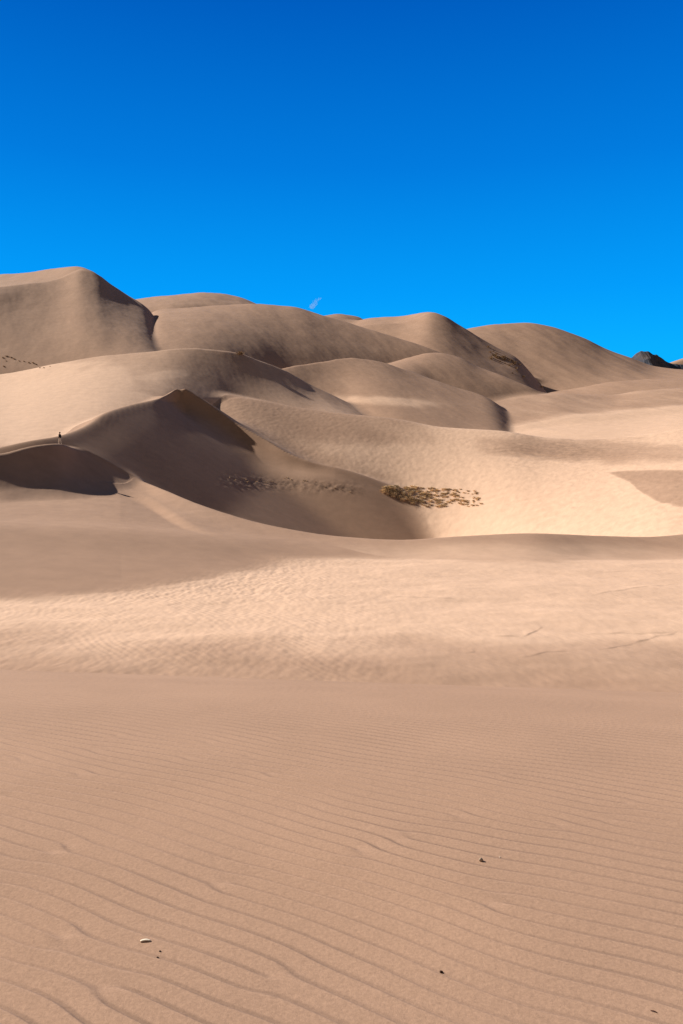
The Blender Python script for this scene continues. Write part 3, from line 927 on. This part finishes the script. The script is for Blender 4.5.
# ------------------------------------------------------------------ wisp of cloud
def cloud():
    m = bpy.data.materials.new("vapour"); m.use_nodes = True
    nt = m.node_tree; nt.nodes.clear()
    out = nt.nodes.new('ShaderNodeOutputMaterial'); pv = nt.nodes.new('ShaderNodeVolumePrincipled')
    pv.inputs['Color'].default_value = (1, 1, 1, 1); pv.inputs['Anisotropy'].default_value = 0.0
    tc = N(nt, 'ShaderNodeTexCoord'); n1 = N(nt, 'ShaderNodeTexNoise', i_Scale=0.02, i_Detail=2.0)
    nt.links.new(tc.outputs['Object'], n1.inputs['Vector'])
    mr = N(nt, 'ShaderNodeMapRange'); mr.inputs['From Min'].default_value = .35; mr.inputs['From Max'].default_value = .7
    mr.inputs['To Min'].default_value = 0.0; mr.inputs['To Max'].default_value = 0.012
    nt.links.new(n1.outputs['Fac'], mr.inputs['Value']); nt.links.new(mr.outputs[0], pv.inputs['Density'])
    nt.links.new(pv.outputs[0], out.inputs['Volume'])
    Yd = 5000.0
    bm = bmesh.new()
    for (px, py, rx, rz, tilt) in ((315, 303, 4.6, 3.0, .9), (312.6, 306, 3.6, 2.8, .5), (318.8, 299.8, 3.4, 1.3, .7)):
        u, z = at(px, py, Yd); s_ = Yd / F_PX
        g = bmesh.ops.create_icosphere(bm, subdivisions=3, radius=1)
        for v in g['verts']:
            c = v.co; x_, z_ = c.x * rx * s_, c.z * rz * s_
            v.co = Vector((x_ * math.cos(tilt) - z_ * math.sin(tilt) + (px - 315) * s_, c.y * 18, x_ * math.sin(tilt) + z_ * math.cos(tilt) + (303 - py) * s_))
    me = bpy.data.meshes.new("cloud"); bm.to_mesh(me); bm.free(); me.materials.append(m)
    o = bpy.data.objects.new("cloud", me); COL.objects.link(o)
    u, z = at(315, 303, Yd); o.location = (u * Yd, Yd, z)
    o['label'] = "tiny faint white wisp of cloud just above the central dune"; o['category'] = "cloud"; o['kind'] = 'thing'


cloud()

# ------------------------------------------------------------------ sun and sky
SUN_EL, SUN_AZ = math.radians(32.5), math.radians(-60)     # azimuth from the view direction, negative = left
sd = Vector((math.sin(SUN_AZ) * math.cos(SUN_EL), math.cos(SUN_AZ) * math.cos(SUN_EL), math.sin(SUN_EL)))
ld = bpy.data.lights.new("sun", 'SUN'); ld.energy = 5.0; ld.angle = math.radians(0.53); ld.color = (1.0, 0.93, 0.83)
lo = bpy.data.objects.new("sun", ld); COL.objects.link(lo)
lo.rotation_euler = sd.to_track_quat('Z', 'Y').to_euler()

w = bpy.data.worlds.new("World"); S.world = w; w.use_nodes = True
nt = w.node_tree; nt.nodes.clear()
out = nt.nodes.new('ShaderNodeOutputWorld'); bg = nt.nodes.new('ShaderNodeBackground')
bg.inputs['Strength'].default_value = 0.10
sky = nt.nodes.new('ShaderNodeTexSky'); sky.sky_type = 'NISHITA'; sky.sun_disc = False
sky.sun_elevation = SUN_EL; sky.sun_rotation = SUN_AZ
sky.altitude = 2500; sky.air_density = 1.0; sky.dust_density = 0.2; sky.ozone_density = 1.0
# deep blue only ahead of the view; sky elsewhere greyed and dimmed for shadow fill
geo = nt.nodes.new('ShaderNodeNewGeometry')
sep = nt.nodes.new('ShaderNodeSeparateXYZ'); nt.links.new(geo.outputs['Incoming'], sep.inputs[0])
el = N(nt, 'ShaderNodeMath', operation='MULTIPLY'); nt.links.new(sep.outputs['Z'], el.inputs[0]); el.inputs[1].default_value = -1.0
ramp = N(nt, 'ShaderNodeValToRGB'); nt.links.new(el.outputs[0], ramp.inputs[0])
cr = ramp.color_ramp
cr.elements[0].position = 0.0; cr.elements[0].color = (0.004, 0.46, 1.0, 1)
cr.elements[1].position = 1.0; cr.elements[1].color = (0.0, 0.05, 0.30, 1)
for pos, c in ((0.14, (0.003, 0.42, 0.98, 1)), (0.22, (0.001, 0.32, 0.92, 1)), (0.36, (0.0005, 0.19, 0.70, 1)), (0.52, (0.0, 0.10, 0.49, 1))):
    e = cr.elements.new(pos); e.color = c
sc = N(nt, 'ShaderNodeVectorMath', operation='SCALE'); nt.links.new(ramp.outputs[0], sc.inputs[0]); sc.inputs['Scale'].default_value = 10.0 / 1.37
wy_ = N(nt, 'ShaderNodeMapRange', interpolation_type='SMOOTHSTEP'); nt.links.new(sep.outputs['Y'], wy_.inputs['Value'])
wy_.inputs['From Min'].default_value = -0.35; wy_.inputs['From Max'].default_value = -0.72
hs = N(nt, 'ShaderNodeHueSaturation'); hs.inputs['Saturation'].default_value = 0.2; hs.inputs['Value'].default_value = 0.20
nt.links.new(sky.outputs[0], hs.inputs['Color'])
mx = N(nt, 'ShaderNodeMix', data_type='RGBA'); nt.links.new(wy_.outputs[0], mx.inputs['Factor'])
nt.links.new(hs.outputs[0], mx.inputs['A']); nt.links.new(sc.outputs[0], mx.inputs['B'])
nt.links.new(mx.outputs['Result'], bg.inputs['Color']); nt.links.new(bg.outputs[0], out.inputs[0])

S.view_settings.view_transform = 'Standard'; S.view_settings.look = 'None'
S.view_settings.exposure = 0.53; S.view_settings.gamma = 1.0; S.view_settings.use_curve_mapping = False
S.render.engine = 'CYCLES'
S.cycles.max_bounces = 5; S.cycles.volume_step_rate = 4.0
S.cycles.use_denoising = True
